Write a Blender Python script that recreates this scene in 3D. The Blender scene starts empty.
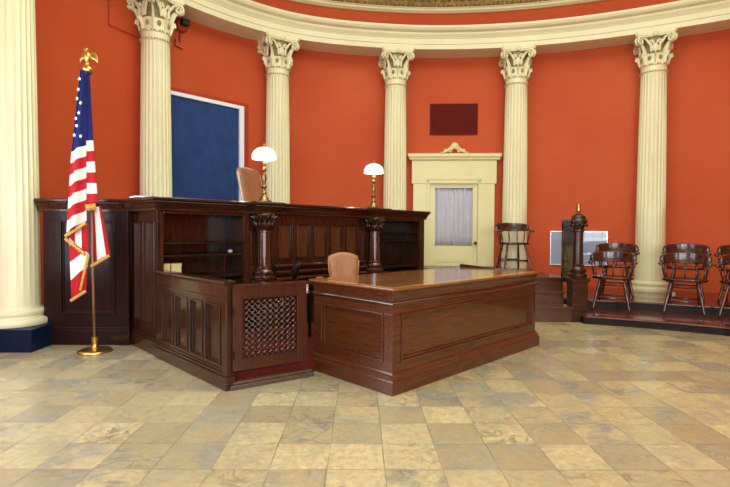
import bpy, math, random
from math import sin, cos, pi, radians as R, atan2, hypot, sqrt
from mathutils import Vector, Matrix
random.seed(7)
SC = bpy.context.scene
COL = SC.collection

# ------------------------------------------------------------------ camera
cd = bpy.data.cameras.new('camera'); cam = bpy.data.objects.new('camera', cd); COL.objects.link(cam)
cd.sensor_width = 36.0; cd.lens = 36.0 * 480.2 / 730.0; cd.clip_start = 0.05
cam.matrix_world = Matrix.Translation((0, 0, 1.22)) @ Matrix.Rotation(R(90 - 1.4), 4, 'X') @ Matrix.Rotation(R(0.41), 4, 'Z')
SC.camera = cam

# ------------------------------------------------------------------ world, lights, exposure
W = bpy.data.worlds.new('world'); SC.world = W; W.use_nodes = True
bg = W.node_tree.nodes['Background']; bg.inputs[0].default_value = (0.95, 1.0, 0.93, 1); bg.inputs[1].default_value = 0.6
SC.view_settings.view_transform = 'Standard'; SC.view_settings.look = 'None'
SC.view_settings.gamma = 1.0; SC.view_settings.use_curve_mapping = False
SC.view_settings.exposure = 0.17
def area(name, loc, target, sx, sy, power, color):
    l = bpy.data.lights.new(name, 'AREA'); l.shape = 'RECTANGLE'; l.size = sx; l.size_y = sy
    l.energy = power; l.color = color
    o = bpy.data.objects.new(name, l); COL.objects.link(o); o.location = loc
    o.rotation_euler = (Vector(target) - Vector(loc)).to_track_quat('-Z', 'Y').to_euler()
    return o
area('ceiling_fill', (1.6, 3.6, 6.35), (1.6, 3.6, 0), 6.0, 6.0, 350, (0.89, 1.0, 0.90))  # added overhead fill; the ceiling above it is closed
area('window_daylight', (0.6, -1.7, 2.9), (1.6, 6.5, 1.6), 5.0, 2.6, 140, (0.90, 1.0, 0.94))
area('side_window_daylight', (-3.2, 1.9, 2.3), (-1.2, 4.4, 0.0), 1.4, 2.4, 75, (0.42, 0.62, 1))

# ------------------------------------------------------------------ materials
def newmat(name):
    m = bpy.data.materials.new(name); m.use_nodes = True
    return m, m.node_tree, m.node_tree.nodes['Principled BSDF']
def nd(nt, t, **kw):
    n = nt.nodes.new(t)
    for k, v in kw.items():
        if k in n.inputs: n.inputs[k].default_value = v
        else: setattr(n, k, v)
    return n
def ramp(nt, fac, stops):
    r = nt.nodes.new('ShaderNodeValToRGB'); e = r.color_ramp.elements
    while len(e) < len(stops): e.new(0.5)
    for i, (p, c) in enumerate(stops): e[i].position = p; e[i].color = (*c, 1)
    nt.links.new(fac, r.inputs[0]); return r.outputs[0]
def mix(nt, fac, a, b, mode='MIX'):
    n = nt.nodes.new('ShaderNodeMix'); n.data_type = 'RGBA'; n.blend_type = mode
    for s, v in ((0, fac), (6, a), (7, b)):
        if isinstance(v, (int, float)): n.inputs[s].default_value = v
        elif isinstance(v, tuple): n.inputs[s].default_value = (*v, 1)
        else: nt.links.new(v, n.inputs[s])
    return n.outputs[2]
def mathn(nt, op, a, b=None, c=None):
    n = nt.nodes.new('ShaderNodeMath'); n.operation = op
    for i, v in enumerate((a, b, c)):
        if v is None: continue
        if isinstance(v, (int, float)): n.inputs[i].default_value = v
        else: nt.links.new(v, n.inputs[i])
    return n.outputs[0]
def bump(nt, h, p, strength=0.2, dist=0.01):
    b = nd(nt, 'ShaderNodeBump', Strength=strength, Distance=dist)
    nt.links.new(h, b.inputs['Height']); nt.links.new(b.outputs[0], p.inputs['Normal'])

def wood(name, dark, mid, light, rough=0.3, axis='x', coat=0.22):
    m, nt, p = newmat(name)
    tc = nd(nt, 'ShaderNodeTexCoord'); mp = nd(nt, 'ShaderNodeMapping')
    mp.inputs['Scale'].default_value = {'x': (1.2, 14, 14), 'z': (14, 14, 1.2), 'y': (14, 1.2, 14)}[axis]
    nt.links.new(tc.outputs['Object'], mp.inputs[0])
    n = nd(nt, 'ShaderNodeTexNoise', Scale=3.2, Detail=7.0, Roughness=0.62, Distortion=0.35)
    nt.links.new(mp.outputs[0], n.inputs['Vector'])
    n2 = nd(nt, 'ShaderNodeTexNoise', Scale=1.7, Detail=3.0); nt.links.new(tc.outputs['Object'], n2.inputs['Vector'])
    c = ramp(nt, n.outputs[0], [(0.25, dark), (0.52, mid), (0.8, light)])
    c2 = mix(nt, mathn(nt, 'MULTIPLY', n2.outputs[0], 0.55), c, dark)
    nt.links.new(c2, p.inputs['Base Color'])
    rr = mathn(nt, 'MULTIPLY_ADD', n2.outputs[0], 0.16, rough - 0.13); nt.links.new(rr, p.inputs['Roughness'])
    p.inputs['Coat Weight'].default_value = coat; p.inputs['Coat Roughness'].default_value = 0.07
    bump(nt, n.outputs[0], p, 0.06, 0.004)
    return m
def plain(name, col, rough=0.5, metal=0.0, var=0.12, scale=6.0, bumps=0.0, dark=None, sheen=0.0):
    m, nt, p = newmat(name)
    tc = nd(nt, 'ShaderNodeTexCoord'); n = nd(nt, 'ShaderNodeTexNoise', Scale=scale, Detail=5.0, Roughness=0.6)
    nt.links.new(tc.outputs['Object'], n.inputs['Vector'])
    d = dark or tuple(c * (1 - var * 2) for c in col)
    nt.links.new(ramp(nt, n.outputs[0], [(0.3, d), (0.65, col)]), p.inputs['Base Color'])
    p.inputs['Roughness'].default_value = rough; p.inputs['Metallic'].default_value = metal
    if sheen: p.inputs['Sheen Weight'].default_value = sheen
    if bumps: bump(nt, n.outputs[0], p, bumps, 0.01)
    return m
M = {}
M['wood'] = wood('mahogany', (0.012, 0.004, 0.0018), (0.048, 0.014, 0.005), (0.11, 0.035, 0.012), rough=0.26, coat=0.35)
M['woodz'] = wood('mahogany_upright', (0.012, 0.004, 0.0018), (0.045, 0.013, 0.005), (0.095, 0.031, 0.011), rough=0.26, coat=0.35, axis='z')
M['benchpanel'] = wood('mahogany_field', (0.028, 0.009, 0.003), (0.095, 0.031, 0.010), (0.16, 0.058, 0.018), axis='z')
M['desk'] = wood('desk_mahogany', (0.05, 0.013, 0.004), (0.10, 0.026, 0.008), (0.16, 0.046, 0.014))
M['deskfield'] = wood('desk_field', (0.050, 0.015, 0.004), (0.105, 0.032, 0.009), (0.16, 0.055, 0.016), rough=0.24, coat=0.5)
M['deskend'] = wood('desk_end_field', (0.050, 0.015, 0.004), (0.105, 0.032, 0.009), (0.16, 0.055, 0.016), rough=0.24, coat=0.5, axis='y')
M['desktop'] = wood('desk_top', (0.12, 0.036, 0.009), (0.25, 0.088, 0.022), (0.36, 0.15, 0.05), rough=0.26, coat=0.5)
M['gate'] = wood('gate_mahogany', (0.022, 0.005, 0.002), (0.068, 0.014, 0.005), (0.12, 0.030, 0.010), axis='z')
M['darkwood'] = wood('stained_oak', (0.007, 0.003, 0.0018), (0.022, 0.009, 0.005), (0.045, 0.020, 0.010), rough=0.45, coat=0)
M['panelwall'] = wood('wing_mahogany', (0.008, 0.003, 0.003), (0.022, 0.008, 0.007), (0.040, 0.016, 0.012), rough=0.34, axis='z')
M['floorwood'] = wood('platform_boards', (0.04, 0.014, 0.006), (0.105, 0.038, 0.016), (0.18, 0.07, 0.032), rough=0.36, coat=0.25)
M['redwood'] = wood('red_platform', (0.06, 0.010, 0.006), (0.13, 0.022, 0.013), (0.19, 0.05, 0.03), rough=0.25, coat=0.5)
M['polished'] = wood('polished_mahogany', (0.02, 0.005, 0.002), (0.07, 0.018, 0.006), (0.13, 0.035, 0.012), rough=0.16, axis='z', coat=1.0)
M['chair'] = wood('chair_walnut', (0.018, 0.006, 0.004), (0.055, 0.018, 0.010), (0.12, 0.042, 0.022), rough=0.3, coat=0.5)
M['chairleg'] = wood('chair_leg_walnut', (0.03, 0.009, 0.004), (0.085, 0.025, 0.011), (0.15, 0.05, 0.02), rough=0.3, coat=0.5, axis='z')
M['cream'] = plain('cream_paint', (0.80, 0.735, 0.445), 0.45, var=0.03, scale=3)
M['creamdoor'] = plain('cream_gloss', (0.76, 0.68, 0.33), 0.35, var=0.03, scale=2.5)
M['capbrown'] = plain('capital_brown', (0.36, 0.27, 0.12), 0.6, var=0.2)  # darker brown for the capital bell, rosettes and beads
M['brass'] = plain('brass', (0.72, 0.46, 0.13), 0.28, 1.0, var=0.12, scale=20)
M['agedbrass'] = plain('aged_brass', (0.42, 0.28, 0.10), 0.35, 1.0, var=0.3, scale=30)
M['polewood'] = wood('pole_oak', (0.12, 0.05, 0.02), (0.22, 0.10, 0.05), (0.30, 0.15, 0.08), axis='z')
M['navy'] = plain('navy_paint', (0.006, 0.012, 0.035), 0.4, var=0.1)
M['blind'] = plain('blue_blind', (0.028, 0.062, 0.185), 0.8, var=0.12, scale=5)
M['white'] = plain('white_paint', (0.86, 0.87, 0.90), 0.4, var=0.02)
M['tan'] = plain('tan_leather', (0.36, 0.155, 0.055), 0.45, var=0.12, scale=14, bumps=0.1)
M['leather'] = plain('brown_leather', (0.29, 0.11, 0.04), 0.45, var=0.12, scale=14, bumps=0.1)
M['leathertrim'] = plain('pale_leather_edge', (0.55, 0.40, 0.32), 0.45, var=0.1)
M['black'] = plain('black_plastic', (0.008, 0.010, 0.014), 0.4)
M['maroon'] = plain('maroon_board', (0.115, 0.010, 0.005), 0.8, var=0.1)
M['redtrim'] = plain('red_trim', (0.40, 0.05, 0.02), 0.5, var=0.05)
M['paper'] = plain('cream_card', (0.75, 0.62, 0.30), 0.7, var=0.05)
M['stone'] = plain('pale_stone', (0.6, 0.52, 0.45), 0.5)
M['chrome'] = plain('chrome', (0.8, 0.8, 0.8), 0.25, 1.0, var=0.02)
M['gold'] = plain('gold_fringe', (0.70, 0.36, 0.05), 0.7, var=0.3, scale=90, bumps=0.6)
M['thresh'] = wood('threshold_wood', (0.05, 0.03, 0.02), (0.11, 0.06, 0.04), (0.18, 0.11, 0.08))
M['gilt'] = plain('gilded_ornament', (0.42, 0.29, 0.08), 0.4, 0.5, var=0.3, scale=14, bumps=0.4)
M['carpet'] = plain('red_carpet', (0.12, 0.014, 0.008), 0.9, var=0.2, scale=60, bumps=0.3)
M['tip'] = plain('white_rubber', (0.8, 0.75, 0.65), 0.6)

for k in ('maroon', 'redtrim', 'carpet', 'navy', 'panelwall', 'darkwood', 'blind'):
    pb = M[k].node_tree.nodes['Principled BSDF']; pb.inputs['Specular IOR Level'].default_value = 0.15; pb.inputs['Coat Weight'].default_value = min(pb.inputs['Coat Weight'].default_value, 0.08)
for k in ('wood', 'woodz', 'benchpanel', 'gate', 'floorwood'): M[k].node_tree.nodes['Principled BSDF'].inputs['Specular IOR Level'].default_value = 0.32
# red wall paint
m, nt, p = newmat('red_wall_paint'); M['wall'] = m
tc = nd(nt, 'ShaderNodeTexCoord')
n1 = nd(nt, 'ShaderNodeTexNoise', Scale=0.7, Detail=4.0, Roughness=0.55); nt.links.new(tc.outputs['Object'], n1.inputs['Vector'])
mp = nd(nt, 'ShaderNodeMapping'); mp.inputs['Scale'].default_value = (1.3, 1.3, 6); nt.links.new(tc.outputs['Object'], mp.inputs[0])
n2 = nd(nt, 'ShaderNodeTexNoise', Scale=2.5, Detail=7.0, Roughness=0.7); nt.links.new(mp.outputs[0], n2.inputs['Vector'])
c = ramp(nt, n1.outputs[0], [(0.3, (0.51, 0.073, 0.022)), (0.7, (0.59, 0.112, 0.034))])
c = mix(nt, mathn(nt, 'MULTIPLY', n2.outputs[0], 0.5), c, (0.48, 0.066, 0.018))
nt.links.new(c, p.inputs['Base Color']); p.inputs['Roughness'].default_value = 0.6; p.inputs['Specular IOR Level'].default_value = 0.15
bump(nt, n2.outputs[0], p, 0.05, 0.01)

# stone tile floor
m, nt, p = newmat('limestone_tiles'); M['floor'] = m
TS = 0.2973
tc = nd(nt, 'ShaderNodeTexCoord')
wob = nd(nt, 'ShaderNodeTexNoise', Scale=3.0, Detail=3.0); nt.links.new(tc.outputs['Object'], wob.inputs['Vector'])
wv = nd(nt, 'ShaderNodeVectorMath', operation='MULTIPLY_ADD'); nt.links.new(wob.outputs['Color'], wv.inputs[0])
wv.inputs[1].default_value = (0.012, 0.012, 0); nt.links.new(tc.outputs['Object'], wv.inputs[2])
mp = nd(nt, 'ShaderNodeMapping', vector_type='POINT')
ca, sa = cos(R(-0.62)), sin(R(-0.62)); gx, gy = 0.114, 2.741
mp.inputs['Rotation'].default_value = (0, 0, R(-0.62)); mp.inputs['Scale'].default_value = (1 / TS, 1 / TS, 0)
mp.inputs['Location'].default_value = (-(gx * ca - gy * sa) / TS + 40, -(gx * sa + gy * ca) / TS + 40, 0)
nt.links.new(wv.outputs[0], mp.inputs[0])
fl = nd(nt, 'ShaderNodeVectorMath', operation='FLOOR'); nt.links.new(mp.outputs[0], fl.inputs[0])
fr = nd(nt, 'ShaderNodeVectorMath', operation='FRACTION'); nt.links.new(mp.outputs[0], fr.inputs[0])
wn = nd(nt, 'ShaderNodeTexWhiteNoise', noise_dimensions='2D'); nt.links.new(fl.outputs[0], wn.inputs['Vector'])
sep = nd(nt, 'ShaderNodeSeparateColor'); nt.links.new(wn.outputs['Color'], sep.inputs[0])
base = ramp(nt, sep.outputs[0], [(0.0, (0.58, 0.455, 0.235)), (0.3, (0.52, 0.41, 0.215)), (0.55, (0.46, 0.36, 0.185)), (0.8, (0.385, 0.305, 0.165)), (0.95, (0.35, 0.265, 0.145))])
# per tile offset of the veining
of = nd(nt, 'ShaderNodeVectorMath', operation='MULTIPLY_ADD'); nt.links.new(wn.outputs['Color'], of.inputs[0])
of.inputs[1].default_value = (9, 9, 9); nt.links.new(tc.outputs['Object'], of.inputs[2])
vn = nd(nt, 'ShaderNodeTexNoise', Scale=5.0, Detail=8.0, Roughness=0.62, Distortion=1.1); nt.links.new(of.outputs[0], vn.inputs['Vector'])
vein = mathn(nt, 'ABSOLUTE', mathn(nt, 'SUBTRACT', vn.outputs[0], 0.5))
vein = mathn(nt, 'SUBTRACT', 1.0, mathn(nt, 'MULTIPLY', vein, 20.0)); vein = mathn(nt, 'MAXIMUM', vein, 0.0)
patch = nd(nt, 'ShaderNodeTexNoise', Scale=3.6, Detail=5.0, Roughness=0.55); nt.links.new(of.outputs[0], patch.inputs['Vector'])
pm = mathn(nt, 'MULTIPLY', mathn(nt, 'MAXIMUM', mathn(nt, 'SUBTRACT', patch.outputs[0], 0.46), 0.0), 7.0); pm = mathn(nt, 'MINIMUM', pm, 1.0)
grey_amt = mathn(nt, 'MULTIPLY', pm, mathn(nt, 'MAXIMUM', mathn(nt, 'SUBTRACT', sep.outputs[1], 0.18), 0.0))
c = mix(nt, mathn(nt, 'MINIMUM', mathn(nt, 'MULTIPLY', grey_amt, 1.5), 0.85), base, (0.27, 0.265, 0.215))
c = mix(nt, mathn(nt, 'MULTIPLY', mathn(nt, 'MULTIPLY', vein, mathn(nt, 'MULTIPLY_ADD', pm, 0.65, 0.35)), mathn(nt, 'MULTIPLY', sep.outputs[2], 1.0)), c, (0.14, 0.10, 0.06))
fine = nd(nt, 'ShaderNodeTexNoise', Scale=24.0, Detail=6.0, Roughness=0.7); nt.links.new(tc.outputs['Object'], fine.inputs['Vector'])
c = mix(nt, mathn(nt, 'MULTIPLY', mathn(nt, 'MAXIMUM', mathn(nt, 'SUBTRACT', fine.outputs[0], 0.42), 0.0), 2.4), c, (0.27, 0.20, 0.10))
mot = nd(nt, 'ShaderNodeTexNoise', Scale=7.0, Detail=6.0, Roughness=0.6, Distortion=0.5); nt.links.new(of.outputs[0], mot.inputs['Vector'])
c = mix(nt, mathn(nt, 'MULTIPLY', mathn(nt, 'MAXIMUM', mathn(nt, 'SUBTRACT', mot.outputs[0], 0.48), 0.0), 2.6), c, (0.33, 0.29, 0.18))
s2 = nd(nt, 'ShaderNodeSeparateXYZ'); nt.links.new(fr.outputs[0], s2.inputs[0])
def edge(v): return mathn(nt, 'MINIMUM', v, mathn(nt, 'SUBTRACT', 1.0, v))
ed = mathn(nt, 'MINIMUM', edge(s2.outputs[0]), edge(s2.outputs[1]))
g = nd(nt, 'ShaderNodeMapRange', interpolation_type='SMOOTHSTEP'); g.inputs[1].default_value = 0.004; g.inputs[2].default_value = 0.016
g.inputs[3].default_value = 1.0; g.inputs[4].default_value = 0.0; nt.links.new(ed, g.inputs[0])
c = mix(nt, mathn(nt, 'MULTIPLY', g.outputs[0], mathn(nt, 'MULTIPLY_ADD', wob.outputs[0], 1.6, -0.25)), c, (0.11, 0.08, 0.045))
nt.links.new(c, p.inputs['Base Color'])
rg = mathn(nt, 'MULTIPLY_ADD', patch.outputs[0], 0.25, 0.12); rg = mathn(nt, 'MULTIPLY_ADD', g.outputs[0], 0.3, rg)
nt.links.new(rg, p.inputs['Roughness'])
hh = mathn(nt, 'SUBTRACT', mathn(nt, 'MULTIPLY', patch.outputs[0], 0.25), g.outputs[0]); bump(nt, hh, p, 0.25, 0.004)

# flag cloth: stripes and canton follow the cloth's own V coordinate
m, nt, p = newmat('flag_cloth'); M['flag'] = m
uv = nd(nt, 'ShaderNodeUVMap'); s = nd(nt, 'ShaderNodeSeparateXYZ'); nt.links.new(uv.outputs[0], s.inputs[0])
par = mathn(nt, 'FLOORED_MODULO', mathn(nt, 'FLOOR', s.outputs[1]), 2.0)
c = mix(nt, par, (0.68, 0.64, 0.54), (0.40, 0.009, 0.014))
c = mix(nt, mathn(nt, 'LESS_THAN', s.outputs[1], 0.0), c, (0.008, 0.013, 0.085))
nt.links.new(c, p.inputs['Base Color']); p.inputs['Roughness'].default_value = 0.75; p.inputs['Specular IOR Level'].default_value = 0.2

# opal lamp glass, window glow, tinted sheet, curtain
m, nt, p = newmat('opal_glass'); M['opal'] = m
p.inputs['Base Color'].default_value = (0.9, 0.9, 0.88, 1); p.inputs['Emission Color'].default_value = (1, 0.97, 0.90, 1); p.inputs['Emission Strength'].default_value = 0.35
m, nt, p = newmat('daylit_pane'); M['pane'] = m
p.inputs['Base Color'].default_value = (0, 0, 0, 1); p.inputs['Emission Color'].default_value = (0.93, 0.96, 1, 1); p.inputs['Emission Strength'].default_value = 6.0
m, nt, p = newmat('sheet_reflection_tint'); M['acrylic'] = m
p.inputs['Base Color'].default_value = (0.70, 0.80, 1, 1); p.inputs['Roughness'].default_value = 0.02  # milky blue body colour stands in for window reflections on the plastic
p.inputs['Transmission Weight'].default_value = 0.6; p.inputs['IOR'].default_value = 1.6
m, nt, p = newmat('sheer_curtain'); M['curtain'] = m
tc = nd(nt, 'ShaderNodeTexCoord'); n = nd(nt, 'ShaderNodeTexNoise', Scale=9.0); nt.links.new(tc.outputs['Object'], n.inputs['Vector'])
nt.links.new(ramp(nt, n.outputs[0], [(0.3, (0.80, 0.77, 0.84)), (0.7, (0.9, 0.88, 0.94))]), p.inputs['Base Color']); p.inputs['Roughness'].default_value = 0.8
M['glass'] = bpy.data.materials.new('door_glass'); M['glass'].use_nodes = True
gp = M['glass'].node_tree.nodes['Principled BSDF']; gp.inputs['Transmission Weight'].default_value = 1; gp.inputs['Roughness'].default_value = 0.02; gp.inputs['IOR'].default_value = 1.1

# ------------------------------------------------------------------ mesh helpers
class MB:
    def __init__(s): s.v = []; s.f = []; s.T = Matrix.Identity(4); s.uv = None
    def add(s, vs, fs):
        b = len(s.v); s.v += [tuple(s.T @ Vector(v)) for v in vs]; s.f += [tuple(b + i for i in f) for f in fs]; return s
    def box(s, x0, x1, y0, y1, z0, z1):
        x0, x1 = min(x0, x1), max(x0, x1); y0, y1 = min(y0, y1), max(y0, y1); z0, z1 = min(z0, z1), max(z0, z1)
        return s.add([(x0, y0, z0), (x1, y0, z0), (x1, y1, z0), (x0, y1, z0), (x0, y0, z1), (x1, y0, z1), (x1, y1, z1), (x0, y1, z1)],
                     [(0, 3, 2, 1), (4, 5, 6, 7), (0, 1, 5, 4), (1, 2, 6, 5), (2, 3, 7, 6), (3, 0, 4, 7)])
    def prism(s, poly, z0, z1):
        n = len(poly); a = sum(poly[i][0] * poly[(i + 1) % n][1] - poly[(i + 1) % n][0] * poly[i][1] for i in range(n))
        if a < 0: poly = poly[::-1]
        return s.add([(x, y, z0) for x, y in poly] + [(x, y, z1) for x, y in poly],
                     [tuple(range(n))[::-1], tuple(range(n, 2 * n))] + [(i, (i + 1) % n, n + (i + 1) % n, n + i) for i in range(n)])
    def lathe(s, prof, seg=24, c=(0, 0), rf=None, cap=True):
        vs = []; fs = []
        for r, z in prof:
            for k in range(seg):
                a = 2 * pi * k / seg; q = rf(a, z, r) if rf else r
                vs.append((c[0] + q * cos(a), c[1] + q * sin(a), z))
        for i in range(len(prof) - 1):
            for k in range(seg):
                k2 = (k + 1) % seg; fs.append((i * seg + k, i * seg + k2, (i + 1) * seg + k2, (i + 1) * seg + k))
        if cap:
            fs.append(tuple(range(seg))[::-1]); fs.append(tuple((len(prof) - 1) * seg + k for k in range(seg)))
        return s.add(vs, fs)
    def tube(s, pts, rad, seg=10, flat=None):
        pts = [Vector(q) for q in pts]; n = len(pts)
        if isinstance(rad, (int, float)): rad = [rad] * n
        vs = []; fs = []; up = None
        for i, q in enumerate(pts):
            t = (pts[min(i + 1, n - 1)] - pts[max(i - 1, 0)]).normalized()
            if up is None: up = Vector((0, 0, 1)) if abs(t.z) < 0.9 else Vector((0, 1, 0))
            a = t.cross(up)
            if a.length < 1e-4: a = t.cross(Vector((1, 0, 0)))
            a.normalize(); b = a.cross(t).normalized(); up = b
            fa, fb = flat if flat else (1, 1)
            for k in range(seg):
                w = 2 * pi * k / seg; vs.append(tuple(q + a * cos(w) * rad[i] * fa + b * sin(w) * rad[i] * fb))
        for i in range(n - 1):
            for k in range(seg):
                k2 = (k + 1) % seg; fs.append((i * seg + k, i * seg + k2, (i + 1) * seg + k2, (i + 1) * seg + k))
        fs.append(tuple(range(seg))[::-1]); fs.append(tuple((n - 1) * seg + k for k in range(seg)))
        return s.add(vs, fs)
    def ball(s, c, r, seg=10, rings=7, sc=(1, 1, 1)):
        pr = [(max(1e-4, r * sin(pi * i / rings)), -r * cos(pi * i / rings)) for i in range(rings + 1)]
        T = s.T; s.T = T @ Matrix.Translation(c) @ Matrix.Diagonal((*sc, 1)); s.lathe(pr, seg, cap=False); s.T = T; return s
    def grid(s, fn, nu, nv, uvf=None):
        b = len(s.v)
        vs = [fn(i / nu, j / nv) for j in range(nv + 1) for i in range(nu + 1)]
        fs = [(j * (nu + 1) + i, j * (nu + 1) + i + 1, (j + 1) * (nu + 1) + i + 1, (j + 1) * (nu + 1) + i) for j in range(nv) for i in range(nu)]
        s.add(vs, fs)
        if uvf:
            if s.uv is None: s.uv = {}
            k = b
            for j in range(nv + 1):
                for i in range(nu + 1): s.uv[k] = uvf(i / nu, j / nv); k += 1
        return s
    def sweep(s, path, prof, closed=False, solid=True):
        # path: 2D points; prof: (n, z) with n to the right of travel
        N = len(path); vs = []; m = len(prof); fs = []
        for i in range(N):
            p = Vector(path[i])
            a = Vector(path[i - 1]) if (i > 0 or closed) else None
            b = Vector(path[(i + 1) % N]) if (i < N - 1 or closed) else None
            d1 = (p - a).normalized() if a is not None else (b - p).normalized()
            d2 = (b - p).normalized() if b is not None else d1
            n1 = Vector((d1.y, -d1.x)); n2 = Vector((d2.y, -d2.x)); h = (n1 + n2).normalized(); h = h / max(0.3, h.dot(n1))
            for n, z in prof: vs.append((p.x + h.x * n, p.y + h.y * n, z))
        segs = N if closed else N - 1
        for i in range(segs):
            i2 = (i + 1) % N
            for k in range(m if solid else m - 1):
                k2 = (k + 1) % m; fs.append((i * m + k, i2 * m + k, i2 * m + k2, i * m + k2))
        if not closed and solid: fs.append(tuple(range(m))[::-1]); fs.append(tuple((N - 1) * m + k for k in range(m)))
        return s.add(vs, fs)
    def build(s, name, mat, parent=None, smooth=False, bevel=0.0, solid=0.0, sub=0, auto=None):
        me = bpy.data.meshes.new(name); me.from_pydata(s.v, [], s.f); me.update()
        import bmesh
        bm = bmesh.new(); bm.from_mesh(me); bmesh.ops.recalc_face_normals(bm, faces=bm.faces) if not s.uv else None
        bm.to_mesh(me); bm.free()
        if s.uv:
            l = me.uv_layers.new(name='UVMap')
            for lp in me.loops: l.data[lp.index].uv = s.uv.get(lp.vertex_index, (0, 0))
        me.materials.append(M[mat] if isinstance(mat, str) else mat)
        if smooth:
            for q in me.polygons: q.use_smooth = True
            if auto:
                try: me.set_sharp_from_angle(angle=R(auto))
                except Exception: pass
        o = bpy.data.objects.new(name, me); COL.objects.link(o)
        if parent is not None: o.parent = parent
        if solid: md = o.modifiers.new('t', 'SOLIDIFY'); md.thickness = solid; md.offset = 0
        if bevel: md = o.modifiers.new('b', 'BEVEL'); md.width = bevel; md.segments = 2; md.limit_method = 'ANGLE'; md.angle_limit = R(40)
        if sub: md = o.modifiers.new('s', 'SUBSURF'); md.levels = sub; md.render_levels = sub
        return o
def tag(o, label=None, cat=None, group=None, kind=None):
    if label: o['label'] = label
    if cat: o['category'] = cat
    if group: o['group'] = group
    if kind: o['kind'] = kind
    return o
def empty(name, loc=(0, 0, 0), rz=0.0):
    o = bpy.data.objects.new(name, None); COL.objects.link(o); o.location = loc; o.rotation_euler = (0, 0, rz); o.empty_display_size = 0.1; return o
def copy_tree(o, parent=None):
    c = o.copy(); COL.objects.link(c); c.parent = parent
    for ch in [q for q in o.children]: copy_tree(ch, c)
    return c
def Tm(loc=(0, 0, 0), rx=0, ry=0, rz=0, sc=(1, 1, 1)):
    return Matrix.Translation(loc) @ Matrix.Rotation(rz, 4, 'Z') @ Matrix.Rotation(ry, 4, 'Y') @ Matrix.Rotation(rx, 4, 'X') @ Matrix.Diagonal((*sc, 1))

# ------------------------------------------------------------------ room shell
CP = [(-3.64, 2.8), (-3.69, 5.05), (-3.1, 7.13), (-1.577, 8.64), (.562, 9.2), (2.815, 9.07), (4.95, 8.34), (6.85, 7.1), (8.1, 5.15), (8.4, 2.9), (7.8, .7), (6.3, -1.1), (4.2, -2.2), (1.9, -2.5), (-.4, -2.1), (-2.3, -.9), (-3.3, .75)]
def ring(n=12):
    N = len(CP); o = []; P = [Vector(q) for q in CP]
    for i in range(N):
        a, b, c, d = P[i - 1], P[i], P[(i + 1) % N], P[(i + 2) % N]
        for k in range(n):
            t = k / n; o.append(.5 * ((2 * b) + (c - a) * t + (2 * a - 5 * b + 4 * c - d) * t * t + (3 * b - a - 3 * c + d) * t ** 3))
    return o
RING = ring()
def offset(n, pts=RING):
    o = []
    for i, q in enumerate(pts):
        t = (pts[(i + 1) % len(pts)] - pts[i - 1]).normalized(); o.append((q.x + n * t.y, q.y - n * t.x))
    return o
ZE = 4.62
wall = MB().sweep(RING, [(-0.25, -0.05), (-0.25, 6.5), (-0.45, 6.5), (-0.45, -0.05)], closed=True).build('wall_rotunda', 'wall', smooth=True, auto=30)
tag(wall, kind='structure')
fl_o = MB().box(-5.2, 10, -4.2, 11, -0.06, 0).build('floor', 'floor'); tag(fl_o, kind='structure')
ce = MB().prism(offset(-0.4), 6.5, 6.58).build('ceiling', 'cream'); tag(ce, kind='structure')
tag(MB().sweep(RING, [(-0.24, ZE), (.22, ZE), (.22, ZE + .085), (.235, ZE + .09), (.235, ZE + .185), (.25, ZE + .19), (.25, ZE + .20), (.285, ZE + .235), (.295, ZE + .255), (.295, ZE + .275), (.36, ZE + .30), (.385, ZE + .335), (.39, ZE + .37), (.37, ZE + .375), (-0.24, ZE + .39)], closed=True).build('trim_1', 'cream', smooth=True, auto=25), kind='structure')
tag(MB().sweep(RING, [(-0.24, 5.475), (-.20, 5.475), (-.17, 5.495), (-.15, 5.50), (-.14, 5.53), (-.11, 5.535), (-.11, 5.545), (-0.24, 5.545)], closed=True).build('trim_2', 'cream', smooth=True, auto=25), kind='structure')
tag(MB().sweep(RING, [(-0.24, 5.545), (-.14, 5.545), (-.10, 5.62), (-.05, 5.70), (0.02, 5.80), (.12, 5.95), (.25, 6.1), (.45, 6.25), (.6, 6.5), (-0.24, 6.5)], closed=True).build('trim_3', 'gilt', smooth=True, auto=25), kind='structure')
# beads and leaf ornament along the gilded cove (far side only, where the room can be seen)
mb = MB(); arc = offset(-.10)[12 * 2:12 * 7]
acc = 0; last = Vector(arc[0])
dense = []
for i in range(len(arc) - 1):
    a, b = Vector(arc[i]), Vector(arc[i + 1]); L = (b - a).length; k = max(1, int(L / 0.02))
    for j in range(k): dense.append(a + (b - a) * j / k)
for i in range(0, len(dense), 4):
    q = dense[i]; mb.ball((q.x, q.y, 5.575), 0.030, 6, 4, (1, 1, .9))
for i in range(0, len(dense), 6):
    q = dense[i]; nx = (Vector((1.9, 3.2)) - q).normalized(); mb.ball((q.x + nx.x * .07, q.y + nx.y * .07, 5.665), 0.045, 6, 4, (1, 1, 1.2))
tag(mb.build('trim_4', 'gilt', smooth=True), kind='structure')
# faint conduit lines on the wall between the first columns
tag(MB().tube([(-3.555, 6.70, 4.56), (-3.555, 6.70, 4.056), (-3.36, 7.145, 4.056)], 0.008, 6).build('trim_5', 'redtrim'), kind='structure')

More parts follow.
